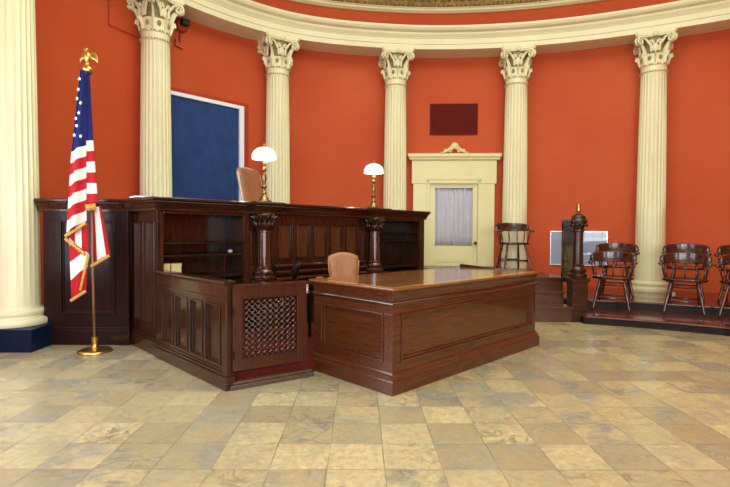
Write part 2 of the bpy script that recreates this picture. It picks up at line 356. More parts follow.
# ------------------------------------------------------------------ columns
def flute(nf, d):
    def f(a, z, r):
        t = (a * nf / (2 * pi)) % 1.0
        if t < .2: return r
        return r - d(z) * sqrt(max(0, sin(pi * (t - .2) / .8)))
    return f
def column_parts(par, z0, ztop, rb, rt):
    ht = ztop - .66
    prof = [(rb * 1.03, z0 + .15)] + [(rb, z0 + .18)]
    cz = z0 + 1.42
    for z in (.6, 1.0, 1.38): prof.append((rb - (rb - rt) * (z / 3.7) ** 1.5, z0 + z))
    prof.append((rb - (rb - rt) * .24, cz + .02))
    for z in (1.8, 2.3, 2.8, 3.2): prof.append((rb - (rb - rt) * (z / 3.75) ** 1.4, z0 + z))
    prof.append((rt, ht - .02))
    d = lambda z: (0.005 if z < cz else 0.017) if z0 + .2 < z < ht - .05 else 0.0
    MB().lathe(prof, 24 * 8, rf=flute(24, d)).build('shaft', 'cream', par, smooth=True, auto=50)
    b = [(rb * 1.40, z0), (rb * 1.43, z0 + .02), (rb * 1.43, z0 + .045), (rb * 1.38, z0 + .07), (rb * 1.22, z0 + .078), (rb * 1.19, z0 + .095), (rb * 1.22, z0 + .112), (rb * 1.27, z0 + .118), (rb * 1.27, z0 + .14), (rb * 1.2, z0 + .155), (rb * 1.06, z0 + .162), (rb * .99, z0 + .19)]
    MB().lathe(b, 48).build('base', 'cream', par, smooth=True, auto=35)
    cap = MB()
    cap.lathe([(rt * .98, ht - .04), (rt * 1.02, ht), (rt * 1.10, ht + .005), (rt * 1.10, ht + .02), (rt, ht + .03), (rt * 1.0, ht + .11), (rt * 1.09, ht + .12), (rt * 1.09, ht + .135), (rt * 1.02, ht + .15), (rt * 1.07, ht + .26), (rt * 1.16, ht + .30), (rt * .9, ht + .31)], 40)
    MB().lathe([(rt * .95, ht + .29), (rt * .86, ht + .36), (rt * .88, ht + .48), (rt * 1.2, ht + .58)], 32).build('capital_bell', 'capbrown', par, smooth=True)
    # abacus with concave sides
    pts = []
    A = rt * 2.12
    for s_ in range(4):
        a0 = pi / 4 + s_ * pi / 2; c0 = Vector((cos(a0), sin(a0))) * A * 1.06; a1 = a0 + pi / 2; c1 = Vector((cos(a1), sin(a1))) * A * 1.06
        dd = (c1 - c0).normalized(); mid = (c0 + c1) / 2; inn = -mid.normalized()
        for k in range(7):
            t = .07 + .86 * k / 6; q = c0 + (c1 - c0) * t + inn * (0.055 * sin(pi * t)); pts.append((q.x, q.y))
    cap.prism(pts, ht + .60, ht + .66)
    cap.prism([(x * .95, y * .95) for x, y in pts], ht + .575, ht + .60)
    # corner volutes: spirals carried on stalks
    for s_ in range(4):
        a0 = pi / 4 + s_ * pi / 2
        for side in (-1, 1):
            sp = []; rr = []
            for k in range(24):
                th = k / 23 * 3.3 * pi; rad = .066 * (1 - k / 27)
                x = 1.68 * rt + rad * cos(pi / 2 - th); z = ht + .515 + rad * sin(pi / 2 - th)
                sp.append((x, side * (.028 - .010 * k / 23), z)); rr.append(.020 - .008 * k / 23)
            st = [(rt * .98, side * .11, ht + .33), (rt * 1.0, side * .10, ht + .44), (rt * 1.30, side * .055, ht + .55)]
            T0 = cap.T; cap.T = Tm(rz=a0); cap.tube(st + sp, [.018, .020, .020] + rr, 6); cap.T = T0
        T0 = cap.T; cap.T = Tm(rz=a0)
        cap.tube([(rt * .95, 0, ht + .30), (rt * 1.12, 0, ht + .38), (rt * 1.32, 0, ht + .45), (rt * 1.62, 0, ht + .48), (rt * 1.68, 0, ht + .45)], [.05, .045, .035, .025, .012], 6, flat=(1, .45)); cap.T = T0
        # inner helices and centre flower
        T0 = cap.T; cap.T = Tm(rz=a0 + pi / 4)
        for side in (-1, 1):
            sp = [(rt * 1.12, side * (.06 - .036 * cos(k / 11 * 2.4 * pi) * (1 - k / 16)), ht + .49 + .036 * sin(k / 11 * 2.4 * pi) * (1 - k / 16)) for k in range(12)]
            cap.tube([(rt * .95, side * .01, ht + .36), (rt * 1.05, side * .015, ht + .44)] + sp, .012, 6)
        cap.ball((rt * 1.32, 0, ht + .62), .045, 8, 6, (.6, 1, 1.1))
        for k in range(6): cap.ball((rt * 1.34, .035 * cos(k * pi / 3), ht + .62 + .035 * sin(k * pi / 3)), .018, 6, 4)
        cap.ball((rt * 1.05, 0, ht + .40), .05, 8, 6, (.5, 1, 1.5)); cap.T = T0
    # lower tier of curling leaves
    for k in range(8):
        T0 = cap.T; cap.T = Tm(rz=k * pi / 4)
        cap.tube([(rt * .98, 0, ht + .15), (rt * 1.06, 0, ht + .22), (rt * 1.16, 0, ht + .285), (rt * 1.32, 0, ht + .305), (rt * 1.36, 0, ht + .27), (rt * 1.28, 0, ht + .255)], [.030, .034, .036, .030, .022, .012], 8, flat=(1, .35)); cap.T = T0
    cap.build('capital', 'cream', par, smooth=True, auto=50)
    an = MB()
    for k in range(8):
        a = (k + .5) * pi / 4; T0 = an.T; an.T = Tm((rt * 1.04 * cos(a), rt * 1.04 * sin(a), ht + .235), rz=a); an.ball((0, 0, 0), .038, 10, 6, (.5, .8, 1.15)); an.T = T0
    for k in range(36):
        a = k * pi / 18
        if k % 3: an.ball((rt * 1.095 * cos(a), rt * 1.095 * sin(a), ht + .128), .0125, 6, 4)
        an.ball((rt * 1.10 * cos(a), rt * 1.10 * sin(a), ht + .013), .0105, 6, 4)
    an.build('rosette_band', 'capbrown', par, smooth=True)
labels = ['thick cream fluted column on a navy plinth at the left edge, beside the flag',
          'cream fluted column left of the blue window blind',
          'cream fluted column right of the blue blind, behind the left lamp',
          'cream fluted column left of the cream door, behind the right lamp',
          'cream fluted column right of the door with the lone chair in front',
          'cream fluted column at the far right rising behind the two chair rows']
cproto = None
for i in range(1, 7):
    x, y = CP[i]; a, b = Vector(CP[i - 1]), Vector(CP[(i + 1) % len(CP)]); t = b - a
    if cproto is None:
        cproto = empty('fluted_column', (x, y, 0), atan2(t.y, t.x)); column_parts(cproto, 0.23, ZE, .232, .197); c = cproto
    elif i == 2:
        c = copy_tree(cproto)
    else: c = copy_tree(second)
    c.location = (x, y, 0); c.rotation_euler = (0, 0, atan2(t.y, t.x)); tag(c, labels[i - 1], 'column', 'columns around the curved wall')
    if i == 2: second = c
    if i == 1: first = c
# navy block under the first column only
pl = MB(); h = .32
pl.T = Tm((0, 0, 0), rz=R(2) - first.rotation_euler.z); pl.box(-.36, .385, -.34, .36, 0.0, .226)
pl.build('plinth', 'navy', first, bevel=.004)['label'] = 'navy blue painted plinth block'

# ------------------------------------------------------------------ far window with blue blind
wr = empty('window_1', (-2.585, 8.035, .84), R(46)); tag(wr, kind='structure')
# local x runs right along the wall, local -y into the room
MB().box(-1.0, .72, -.005, .14, 2.56, 2.62).box(.61, .72, -.005, .14, 0, 2.56).build('outer_casing', 'redtrim', wr, bevel=.004)
MB().box(-1.0, .63, -.02, .1, 2.50, 2.56).box(.54, .63, -.02, .1, 0, 2.5).build('window_frame', 'white', wr, bevel=.004)
bl = MB().box(-1.0, .54, 0.015, .03, 0, 2.5).build('window_blind', 'blind'); bl.location = wr.location; bl.rotation_euler = wr.rotation_euler
tag(bl, 'dark blue roller blind pulled down over the window behind the bench', 'blind')

# ------------------------------------------------------------------ door
DA = R(-3.5)
dr = empty('door_1', (1.72, 9.36, .565), DA); tag(dr, kind='structure')
s = MB()
s.box(-.79, -.49, -.02, .20, 0, 1.86).box(.48, .78, -.02, .20, 0, 1.86).box(-.79, .78, -.02, .20, 1.70, 2.05)
s.box(-.82, .81, -.035, .20, 1.60, 2.05).box(-.55, .54, -.045, .20, 1.675, 1.735).box(-.53, -.47, -.035, .20, 0, 1.7).box(.46, .52, -.035, .20, 0, 1.7)
s.build('door_casing', 'creamdoor', dr, bevel=.006)
MB().sweep([(-.84, .2), (-.84, -.04), (.83, -.04), (.83, .2)], [(0, 2.05), (.03, 2.06), (.04, 2.10), (.06, 2.115), (.06, 2.17), (.07, 2.18), (0, 2.19)]).box(-.84, .83, -.04, .2, 2.05, 2.19).build('cornice', 'creamdoor', dr)
cr = MB()   # carved cresting: central palmette between scrolls
cr.tube([(-.27, -.03, 2.195), (-.18, -.03, 2.215), (-.10, -.03, 2.27), (0, -.03, 2.30), (.10, -.03, 2.27), (.18, -.03, 2.215), (.27, -.03, 2.195)], [.010, .022, .028, .03, .028, .022, .010], 8)
for sgn in (-1, 1):
    for cx, rr in ((.09, .045), (.17, .03)):
        cr.tube([(sgn * (cx + rr * (1 - k / 18) * cos(k / 14 * 2.6 * pi)), -.04, 2.235 + rr * (1 - k / 18) * sin(k / 14 * 2.6 * pi)) for k in range(15)], .012, 6)
for k in range(-3, 4):
    cr.tube([(0, -.045, 2.27), (.03 * k, -.045, 2.39 - .008 * k * k)], [.012, .02], 6)
cr.ball((0, -.05, 2.30), .03, 8, 6)
cr.build('cresting', 'creamdoor', dr, smooth=True)
lf = MB(); y0, y1 = .02, .06
lf.box(-.47, -.355, y0, y1, 0, 1.60).box(.37, .46, y0, y1, 0, 1.60).box(-.355, .37, y0, y1, 1.52, 1.60).box(-.355, .37, y0, y1, .0, .395)
lf.box(-.30, -.04, y0 - .012, y0, .07, .17).box(.06, .32, y0 - .012, y0, .07, .17)
lf.build('door_leaf', 'creamdoor', dr, bevel=.004)
MB().grid(lambda u, v: (-.355 + .725 * u, 0.070 + .018 * sin(u * 44 + 1.6 * sin(u * 11) + .5 * sin(v * 3)) + .004 * sin(u * 97), .395 + 1.125 * v), 160, 6).build('curtain', 'curtain', dr, smooth=True, solid=.002)
MB().box(-.355, .37, .030, .034, .395, 1.52).build('door_pane', 'glass', dr)
MB().box(.405, .435, .012, .02, .37, .53).build('lock_plate', 'creamdoor', dr)
kn = MB(); kn.T = Tm((.42, .012, .45), rx=R(90)); kn.lathe([(.012, 0), (.012, .03), (.028, .04), (.032, .055), (.024, .07), (.002, .075)], 16); kn.build('door_knob', 'black', dr, smooth=True)
sg = empty('wall_panel', (1.72, 9.46, 3.13), R(-3.5)); tag(sg, 'dark maroon rectangular board fixed on the wall above the cream door', 'wall board')
MB().box(-.46, .46, -.02, .05, 0, .60).build('board', 'maroon', sg, bevel=.004)
MB().box(-.475, .475, -.012, .05, -.015, .615).build('rim', 'redtrim', sg, bevel=.003)

# ------------------------------------------------------------------ platforms and steps
lan = empty('landing', (0, 0, 0)); tag(lan, 'raised brown wooden landing with three steps up to the cream door', 'platform')
wallp = offset(-0.23)
def back_arc(x0, x1):
    return [q for q in wallp if x0 <= q[0] <= x1 and q[1] > 5]
ba = back_arc(1.02, 2.90)
MB().prism([(1.30, 7.12), (2.95, 7.12)] + [(2.95, 9.26)] + ba[::-1] + [(1.03, 9.42), (1.03, 8.2), (1.30, 7.95)], 0, .545).build('riser_block', 'floorwood', lan)
MB().prism([(1.30, 7.08), (2.97, 7.08)] + [(2.97, 9.26)] + ba[::-1] + [(1.03, 9.42), (1.03, 8.2), (1.30, 7.95)], .545, .565).build('floor_boards', 'floorwood', lan, bevel=.004)
for (yy, z) in ((6.53, .213), (6.80, .39)):
    st = MB().box(1.30, 2.84, yy + .03, 7.119, (0 if z < .3 else .214), z - .025).build('step', 'floorwood', lan)
    MB().box(1.30, 2.85, yy, 7.119 if z > .3 else 7.119, z - .025, z).build('tread', 'floorwood', st, bevel=.006)
# bench floor behind the judge's bench
jf = MB().prism([(-2.35, 5.75), (-1.75, 5.20), (1.05, 7.98), (.98, 8.3), (.9, 8.70)] + [q for q in offset(.40) if -2.75 < q[0] < .9 and q[1] > 5.6][::-1], 0, .62).build('judge_platform', 'floorwood')
tag(jf, 'raised wooden floor hidden behind the long bench, carrying the high-backed chair', 'platform')
# two-tier platform along the right wall; the edges follow the wall
def tier(edge, z0, z1):
    bk = [q for q in wallp if q[0] > 2.96 and q[1] > edge[-1][1] - .2][::1]
    return edge, bk
e1 = [(2.96, 6.45), (3.40, 6.28), (3.97, 5.99), (4.33, 5.76), (4.9, 5.28), (5.6, 4.5)]
e2 = [(2.96, 7.32), (3.40, 7.20), (4.00, 7.02), (4.45, 6.80), (4.90, 6.58), (5.5, 6.15), (6.4, 5.2)]
bk = [q for q in wallp if q[0] > 3.0 and q[1] > 4.6]
lt = empty('lower_tier', (0, 0, 0)); tag(lt, 'low red-brown wooden platform step under the front row of chairs', 'platform')
MB().prism(e1 + [(7.0, 4.6)] + [(7.0, 5.2), (6.3, 5.9), (5.4, 6.8), (4.4, 7.3), (2.96, 7.6)], 0, .09).build('riser_block', 'darkwood', lt)
e1o = [(2.96, 6.41), (3.38, 6.245), (3.95, 5.955), (4.31, 5.725), (4.88, 5.25), (5.57, 4.47)]
MB().prism(e1o + [(7.0, 4.57)] + [(7.0, 5.2), (6.3, 5.9), (5.4, 6.8), (4.4, 7.3), (2.96, 7.6)], .09, .115).build('deck', 'redwood', lt, bevel=.006)
ut = empty('upper_tier', (0, 0, 0)); tag(ut, 'upper red-brown wooden platform along the wall under the back row of chairs', 'platform')
MB().prism(e2 + bk[::-1] + [(2.98, 9.2)], .116, .205).build('riser_block', 'darkwood', ut)
e2o = [(2.98, 7.29), (3.385, 7.16), (3.985, 6.98), (4.43, 6.76), (4.88, 6.54), (5.48, 6.11), (6.38, 5.17)]
MB().prism(e2o + bk[::-1] + [(2.98, 9.2)], .205, .23).build('deck', 'redwood', ut, bevel=.006)

# newel post and guard panel at the right of the steps
nw = empty('newel_post', (2.955, 6.66, 0)); tag(nw, 'dark turned newel post with domed cap and guard panel beside the steps', 'newel post')
MB().box(-.105, .105, -.105, .105, 0, .60).box(-.12, .12, -.12, .12, 0, .10).box(-.125, .125, -.125, .125, .56, .61).build('pedestal', 'wood', nw, bevel=.006)
sh = MB()
sh.lathe([(.115, .61), (.125, .63), (.125, .66), (.10, .68), (.115, .70), (.115, .72), (.08, .75), (.075, .77), (.09, .785), (.07, .80)], 24)
sh.lathe([(.075, .79), (.070, 1.0), (.068, 1.16), (.070, 1.25)], 64, rf=flute(8, lambda z: .010))
sh.lathe([(.07, 1.24), (.085, 1.25), (.085, 1.27), (.07, 1.285), (.085, 1.32), (.11, 1.35), (.11, 1.37)], 24)
sh.build('shaft', 'woodz', nw, smooth=True, auto=40)
cp = MB().lathe([(.12, 1.37), (.125, 1.39), (.11, 1.41), (.095, 1.425), (.10, 1.44), (.085, 1.465), (.05, 1.485), (.02, 1.495), (.001, 1.50)], 24)
for k in range(12): a = k * pi / 6; cp.ball((.105 * cos(a), .105 * sin(a), 1.335), .024, 6, 5)
cp.build('cap', 'wood', nw, smooth=True)
gp_ = MB(); gp_.box(-.01, .03, .11, .52, .50, 1.38)
gp_.box(-.03, .05, .10, .54, 1.38, 1.42).box(-.02, .04, .46, .52, .5, 1.38).box(-.02, .04, .10, .15, .5, 1.38).box(-.02, .04, .10, .52, .5, .64).box(-.02, .04, .1, .52, 1.28, 1.38)
gp_.build('guard_panel', 'woodz', nw, bevel=.005)
fi = empty('wall_bracket', (3.985, 8.985, 1.665), R(-18.6)); tag(fi, 'tiny brass fitting on the red wall above the newel post', 'wall fitting')
q = MB(); q.T = Tm((0, 0, 0)); q.lathe([(.02, -.04), (.038, -.03), (.04, 0), (.038, .07), (.03, .10), (.02, .108)], 16); q.box(-.012, .012, 0, .04, -.02, .04); q.build('body', 'brass', fi, smooth=True, auto=40)
# clear display sheet on the wall
dp = empty('display_sheet', (3.99, 8.98, .63), R(-18.8)); tag(dp, 'clear plastic display sheet on the red wall behind the newel post', 'display panel')
MB().box(-.48, .48, -.012, -.004, 0, .62).build('sheet', 'acrylic', dp)
MB().box(-.488, -.48, -.016, .04, 0, .62).box(.48, .488, -.016, .04, 0, .62).box(-.488, .488, -.016, .04, -.008, 0).box(-.488, .488, -.016, .04, .62, .628).build('edge_channel', 'chrome', dp)

# small camera on the wall by the second column
sc_ = empty('security_camera', (-2.965, 7.745, 4.44), R(51)); tag(sc_, 'small black camera in a round red housing high beside a capital', 'camera')
q = MB(); q.T = Tm((0, 0, .05), rx=R(90)); q.lathe([(.11, -.06), (.115, .02), (.10, .06), (.085, .07)], 24); q.build('housing', 'redtrim', sc_, smooth=True, auto=40)
q = MB(); q.box(-.055, .06, -.17, -.03, .02, .11); q.build('lens_box', 'black', sc_, bevel=.01)
MB().tube([(-.02, -.01, -.06), (-.02, -.01, -.22)], .008, 6).tube([(-.10, -.01, -.19), (-.10, -.01, -.30), (.03, -.01, -.32)], .009, 6).build('cable', 'black', sc_)

# ------------------------------------------------------------------ panelling helper
def panelled(mb, fld, x0, x1, z0, z1, pan, pz0, pz1, y, dy=1, depth=.02, th=.03, bead=.022):
    """board in the xz plane with its face at y, receding towards +dy; pan = list of (xa, xb)"""
    mb.box(x0, x1, y, y + dy * th, z0, pz0); mb.box(x0, x1, y, y + dy * th, pz1, z1)
    xs = [x0] + [c for p_ in pan for c in p_] + [x1]
    for i in range(0, len(xs), 2): mb.box(xs[i], xs[i + 1], y, y + dy * th, pz0, pz1)
    for a, b in pan:
        fld.box(a - .004, b + .004, y + dy * depth, y + dy * (depth + .01), pz0 - .004, pz1 + .004)
        for k, (o, w_, ya) in enumerate(((0, bead * .5, -.009), (bead * .5, bead * .5, .008))):
            yy0, yy1 = y + dy * ya, y + dy * (depth + .002)
            A_, B_, C_, D_ = a + o, b - o, pz0 + o, pz1 - o
            mb.box(A_, B_, yy0, yy1, C_, C_ + w_); mb.box(A_, B_, yy0, yy1, D_ - w_, D_)
            mb.box(A_, A_ + w_, yy0, yy1, C_ + w_, D_ - w_); mb.box(B_ - w_, B_, yy0, yy1, C_ + w_, D_ - w_)

# ------------------------------------------------------------------ judge's bench
UA = R(44.63); UX, UY = cos(UA), sin(UA)
KX, KY = -2.02, 4.61
def bl_(t, w): return (KX + t * UX - w * UY, KY + t * UY + w * UX)      # bench frame to world
def lw(x, y): dx, dy = x - KX, y - KY; return (dx * UX + dy * UY, -dx * UY + dy * UX)
bn = empty('judges_bench', (KX, KY, 0), UA); tag(bn, "long dark mahogany judge's bench with shelves, carved pilasters and moulded top", 'bench')
AX, AY = lw(-2.50, 5.07); LX, LY = lw(-3.455, 5.07)
L_ = 4.20
path = [(LX, LY), (AX, AY), (.03, .03), (L_, .03), (L_, .60)]
# moulded top
MB().sweep(path, [(-.30, 1.535), (-.05, 1.545), (.05, 1.545), (.06, 1.535), (.06, 1.518), (.045, 1.508), (.05, 1.498), (.035, 1.485), (.02, 1.45), (.012, 1.435), (.012, 1.415), (-.02, 1.41), (-.30, 1.41)]).build('top_moulding', 'wood', bn)
mbx = MB(); mbx.box(.2, 4.15, .30, .62, 1.49, 1.534); mbx.build('top_board', 'wood', bn)
# wing panel beside the flag (faces the room squarely)
wg = MB(); wf = MB(); Tw = Matrix.Rotation(-UA, 4, 'Z') @ Matrix.Translation((-KX, -KY, 0)); wg.T = Tw; wf.T = Tw
panelled(wg, wf, -3.40, -2.50, .16, 1.42, [(-3.22, -2.64)], .33, 1.32, 5.07, 1, bead=.03)
wg.box(-3.40, -2.485, 5.05, 5.10, 0, .16).box(-3.40, -2.49, 5.06, 5.10, .16, .185).box(-3.40, -2.51, 5.115, 5.20, 0.0, 1.41)
wo = wg.build('wing_panel', 'panelwall', bn, bevel=.003); wf.build('panel_field', 'panelwall', wo)
# side return with two tall narrow panels; a frame whose face looks to the camera's left
Ts = Matrix(((0, 1, 0, 0), (-1, 0, 0, 0), (0, 0, 1, 0), (0, 0, 0, 1)))
def side(mb): mb.T = Matrix.Rotation(R(90), 4, 'Z') @ Matrix.Diagonal((1, -1, 1, 1)); return mb   # local (a, b) -> (x=b, y=a)
sg_ = side(MB()); sf_ = side(MB())
ex = .72
panelled(sg_, sf_, .03, ex, .16, 1.42, [(.09, .30), (.39, .62)], .28, 1.31, .035, 1, bead=.02)
sg_.box(-.0, ex + .01, .005, .06, 0, .14).box(.01, ex, .02, .06, .14, .165)
so = sg_.build('side_panel', 'woodz', bn, bevel=.003); sf_.build('panel_field', 'woodz', so)
# shelf units
def shelf_unit(x0, x1, shelves, xs0, xs1):
    m_ = MB()
    m_.box(xs0, x0, .03, .07, 0, 1.41).box(x1, xs1, .03, .07, 0, 1.41).box(x0, x1, .03, .07, 1.385, 1.41)
    m_.box(x0 - .025, x0 - .001, .07, .46, 0, 1.41).box(x1 + .001, x1 + .025, .07, .46, 0, 1.41)
    m_.box(x0, x1, .46, .48, 0, 1.41).box(x0, x1, .07, .46, 1.39, 1.41).box(x0, x1, .03, .46, 0, .12)
    o = m_.build('shelf_unit', 'woodz', bn, bevel=.003)
    for z in shelves: MB().box(x0, x1, .055, .459, z - .022, z).build('shelf', 'darkwood', o, bevel=.002)
    return o
shelf_unit(.10, .98, (1.103, .974, .745, .45), .035, 1.05)
shelf_unit(3.18, 4.06, (1.228, 1.102, .71, .40), 3.12, 4.14)
MB().box(4.14, 4.18, .03, .58, 0, 1.41).box(4.18, 4.20, .05, .56, .12, .16).build('end_panel', 'woodz', bn, bevel=.004)
# middle panelled front
mg = MB(); mf = MB()
panelled(mg, mf, 1.05, 3.12, .02, 1.41, [(1.46 + i * .272, 1.665 + i * .272) for i in range(5)], .885, 1.315, .07, 1, bead=.02)
mo = mg.build('front_panel', 'woodz', bn, bevel=.003); mf.build('panel_field', 'benchpanel', mo)
rl = MB()
for z, y in ((.82, .02), (.745, .0), (.67, -.02), (.60, -.04)):
    rl.box(1.38, 2.86, y + .02, .07, z - .06, z - .01); rl.tube([(1.38, y, z - .012), (2.86, y, z - .012)], .024, 12); rl.box(1.38, 2.86, y, .07, z - .012, z + .010)
rl.build('stepped_rail', 'wood', bn, bevel=.006)
# carved pilasters
for xc in (1.215, 3.015):
    b_ = MB(); b_.box(xc - .14, xc + .14, -.12, .07, 0, .66).box(xc - .155, xc + .155, -.135, .07, 0, .12).box(xc - .155, xc + .155, -.135, .07, .63, .665)
    pz = b_.build('pedestal', 'wood', bn, bevel=.006)
    q = MB(); q.T = Tm((xc, -.01, 0)); q.lathe([(.125, .665), (.135, .68), (.135, .70), (.115, .715), (.10, .725), (.115, .74), (.115, .755), (.09, .77), (.082, .79), (.092, .80), (.075, .815), (.070, 1.0), (.066, 1.205), (.08, 1.21), (.08, 1.225), (.068, 1.235)], 32)
    q.build('pilaster_shaft', 'polished', pz, smooth=True, auto=45)
    q = MB(); q.T = Tm((xc, -.01, 0)); q.lathe([(.075, 1.225), (.092, 1.235), (.088, 1.30), (.092, 1.34), (.12, 1.39), (.13, 1.415)], 24)
    for k in range(12):
        a = k * pi / 6; T0 = q.T; q.T = T0 @ Tm(rz=a)
        q.tube([(.088, 0, 1.25), (.094, 0, 1.29), (.105, 0, 1.325), (.118, 0, 1.33), (.115, 0, 1.31)], [.018, .022, .02, .014, .007], 6, flat=(1, .6)); q.T = T0
        T0 = q.T; q.T = T0 @ Tm(rz=a + pi / 12)
        q.tube([(.092, 0, 1.32), (.108, 0, 1.36), (.130, 0, 1.385), (.145, 0, 1.382), (.142, 0, 1.36)], [.018, .024, .022, .014, .008], 6, flat=(1, .6)); q.T = T0
    q.build('carved_capital', 'wood', pz, smooth=True)
    q = MB(); q.sweep([(xc - .14, .05), (xc - .14, -.10), (xc + .14, -.10), (xc + .14, .05)][::1], [(-.10, 1.546), (.05, 1.546), (.055, 1.535), (.055, 1.518), (.04, 1.508), (.045, 1.498), (.03, 1.485), (.015, 1.45), (.01, 1.435), (.01, 1.415), (-.10, 1.412)])
    q.box(xc - .14, xc + .14, -.10, .05, 1.412, 1.5465); q.build('cornice_break', 'wood', pz)

# things on the shelves
for i, (x, sx) in enumerate(((.115, .085), (.212, .10))):
    cx, cy = bl_(x, .12)
    o = empty('card_box', (cx, cy, .746), UA + R(3 - 5 * i))
    MB().box(0, sx, 0, .10, 0, .13).build('carton', 'paper', o, bevel=.003); MB().box(-.003, sx + .003, -.003, .103, .105, .138).build('lid', 'paper', o, bevel=.003)
    tag(o, ['narrower left one of the two cream boxes on the bench shelf', 'wider right one of the two cream boxes on the bench shelf'][i], 'box', 'cream boxes on the bench shelf')
cx, cy = bl_(.875, .14); o = MB().ball((0, 0, .021), .026, 14, 10, (1.1, 1, .8)).build('paperweight', 'stone', smooth=True); o.location = (cx, cy, .974)
tag(o, 'small round pale object on the second shelf, near the left pilaster', 'paperweight')

# ------------------------------------------------------------------ bench lamps
def lamp(x, w, rz, label):
    cx, cy = bl_(x, w); t = empty('bankers_lamp', (cx, cy, 1.547), rz)
    MB().lathe([(.085, 0), (.088, .012), (.075, .022), (.06, .03), (.045, .05), (.03, .07), (.022, .09), (.028, .10), (.03, .115), (.018, .13)], 28).build('base', 'agedbrass', t, smooth=True, auto=50)
    MB().lathe([(.018, .13), (.014, .15), (.030, .165), (.034, .18), (.014, .20), (.022, .24), (.030, .275), (.022, .32), (.012, .345), (.028, .365), (.026, .385), (.010, .40), (.010, .43), (.018, .445), (.009, .46), (.009, .50)], 20).tube([(0, 0, .43), (.03, 0, .45), (.045, 0, .475), (.03, 0, .49)], .006, 6).ball((-.0, 0, .43), .018, 8, 6).build('stem', 'agedbrass', t, smooth=True, auto=50)
    s_ = MB().lathe([(.139, .490), (.136, .50), (.141, .508), (.135, .545), (.116, .58), (.085, .607), (.045, .622), (.018, .626)], 40, rf=lambda a, z, r: r * (1 + .015 * cos(a * 12) * (1 if z < .51 else 0)), cap=False).build('lamp_shade', 'opal', t, smooth=True, solid=.004)
    MB().lathe([(.03, .622), (.032, .632), (.015, .638), (.012, .65), (.018, .658), (.010, .668), (.001, .674)], 16).build('finial', 'agedbrass', t, smooth=True)
    pl_ = bpy.data.lights.new('bulb', 'POINT'); pl_.energy = 3; pl_.shadow_soft_size = .03; pl_.color = (1, .88, .68)
    po = bpy.data.objects.new('bulb', pl_); COL.objects.link(po); po.parent = t; po.location = (0, 0, .49)
    return tag(t, label, 'lamp', 'brass lamps on the bench')
lamp(1.235, .02, 0, 'brass lamp with white glass dome, nearer the high-backed leather chair')
lamp(3.02, .02, 1, 'brass lamp with white glass dome, in front of the column by the door')

# ------------------------------------------------------------------ high-backed judge's chair
jc = empty('judges_chair', (-1.37, 6.38, .621), R(60)); tag(jc, "brown leather high-backed swivel chair behind the judge's bench", 'chair')
def rslab(mb, w0, w1, z0, z1, t, rc, lean=0.0, ny=6, bulge=.02, crown=.0):
    # padded back: rounded top corners, slightly bulged faces
    out = []; N = 14
    def half(z):
        f = (z - z0) / (z1 - z0); w = w0 + (w1 - w0) * f
        if z > z1 - rc: w -= rc - sqrt(max(0, rc * rc - (z - z1 + rc) ** 2))
        return w / 2
    def P(u, v, sgn):
        z = z0 + (z1 - z0) * sin(v * pi / 2) ** .9 if False else z0 + (z1 - z0) * (1 - (1 - v) ** 1.6)
        x = (2 * u - 1) * half(z); e = (1 - (2 * u - 1) ** 6) * (1 - v ** 12)
        return (x, sgn * (t / 2 * (.25 + .75 * e)) + lean * (z - z0) + bulge * cos((2 * u - 1) * pi / 2), z + crown * cos((2 * u - 1) * pi / 2) * v)
    n = 20; vs = []; fs = []
    for sgn in (-1, 1):
        for j in range(n + 1):
            for i in range(N + 1): vs.append(P(i / N, j / n, sgn))
    S = (n + 1) * (N + 1); g_ = lambda k, j, i: k * S + j * (N + 1) + i
    for j in range(n):
        for i in range(N): fs.append((g_(0, j, i), g_(0, j, i + 1), g_(0, j + 1, i + 1), g_(0, j + 1, i))); fs.append((g_(1, j, i), g_(1, j + 1, i), g_(1, j + 1, i + 1), g_(1, j, i + 1)))
        fs.append((g_(0, j, 0), g_(0, j + 1, 0), g_(1, j + 1, 0), g_(1, j, 0))); fs.append((g_(0, j, N), g_(1, j, N), g_(1, j + 1, N), g_(0, j + 1, N)))
    for i in range(N): fs.append((g_(0, n, i), g_(0, n, i + 1), g_(1, n, i + 1), g_(1, n, i))); fs.append((g_(0, 0, i), g_(1, 0, i), g_(1, 0, i + 1), g_(0, 0, i + 1)))
    mb.add(vs, fs); return mb
rslab(MB(), .46, .42, .50, 1.44, .10, .09, .28).build('backrest', 'leather', jc, smooth=True)
MB().tube([(-.225, .02, .52), (-.215, .14, 1.0), (-.20, .24, 1.37), (-.15, .262, 1.42), (0, .285, 1.445), (.15, .262, 1.42), (.20, .24, 1.37), (.215, .14, 1.0), (.225, .02, .52)], .018, 8).build('piping', 'leathertrim', jc, smooth=True)
MB().box(-.27, .27, -.50, .02, .40, .50).build('seat', 'leather', jc, bevel=.03)
for sx in (-1, 1): MB().box(sx * .30 - .04, sx * .30 + .04, -.42, .02, .62, .67).box(sx * .30 - .02, sx * .30 + .02, -.25, -.15, .45, .62).build('armrest', 'leather', jc, bevel=.015)
def swivel(par, h, y0=-.22):
    MB().tube([(0, y0, .08), (0, y0, h)], .03, 12).build('post', 'chair', par)
    for k in range(4):
        a = k * pi / 2 + pi / 4; q = MB().tube([(0, y0, .11), (.15 * cos(a), y0 + .15 * sin(a), .10), (.28 * cos(a), y0 + .28 * sin(a), .06)], [.03, .025, .018], 8).build('leg', 'chair', par)
        MB().ball((.28 * cos(a), y0 + .28 * sin(a), .03), .03, 10, 6, (1, .6, 1)).build('caster', 'black', q, smooth=True)
swivel(jc, .42)

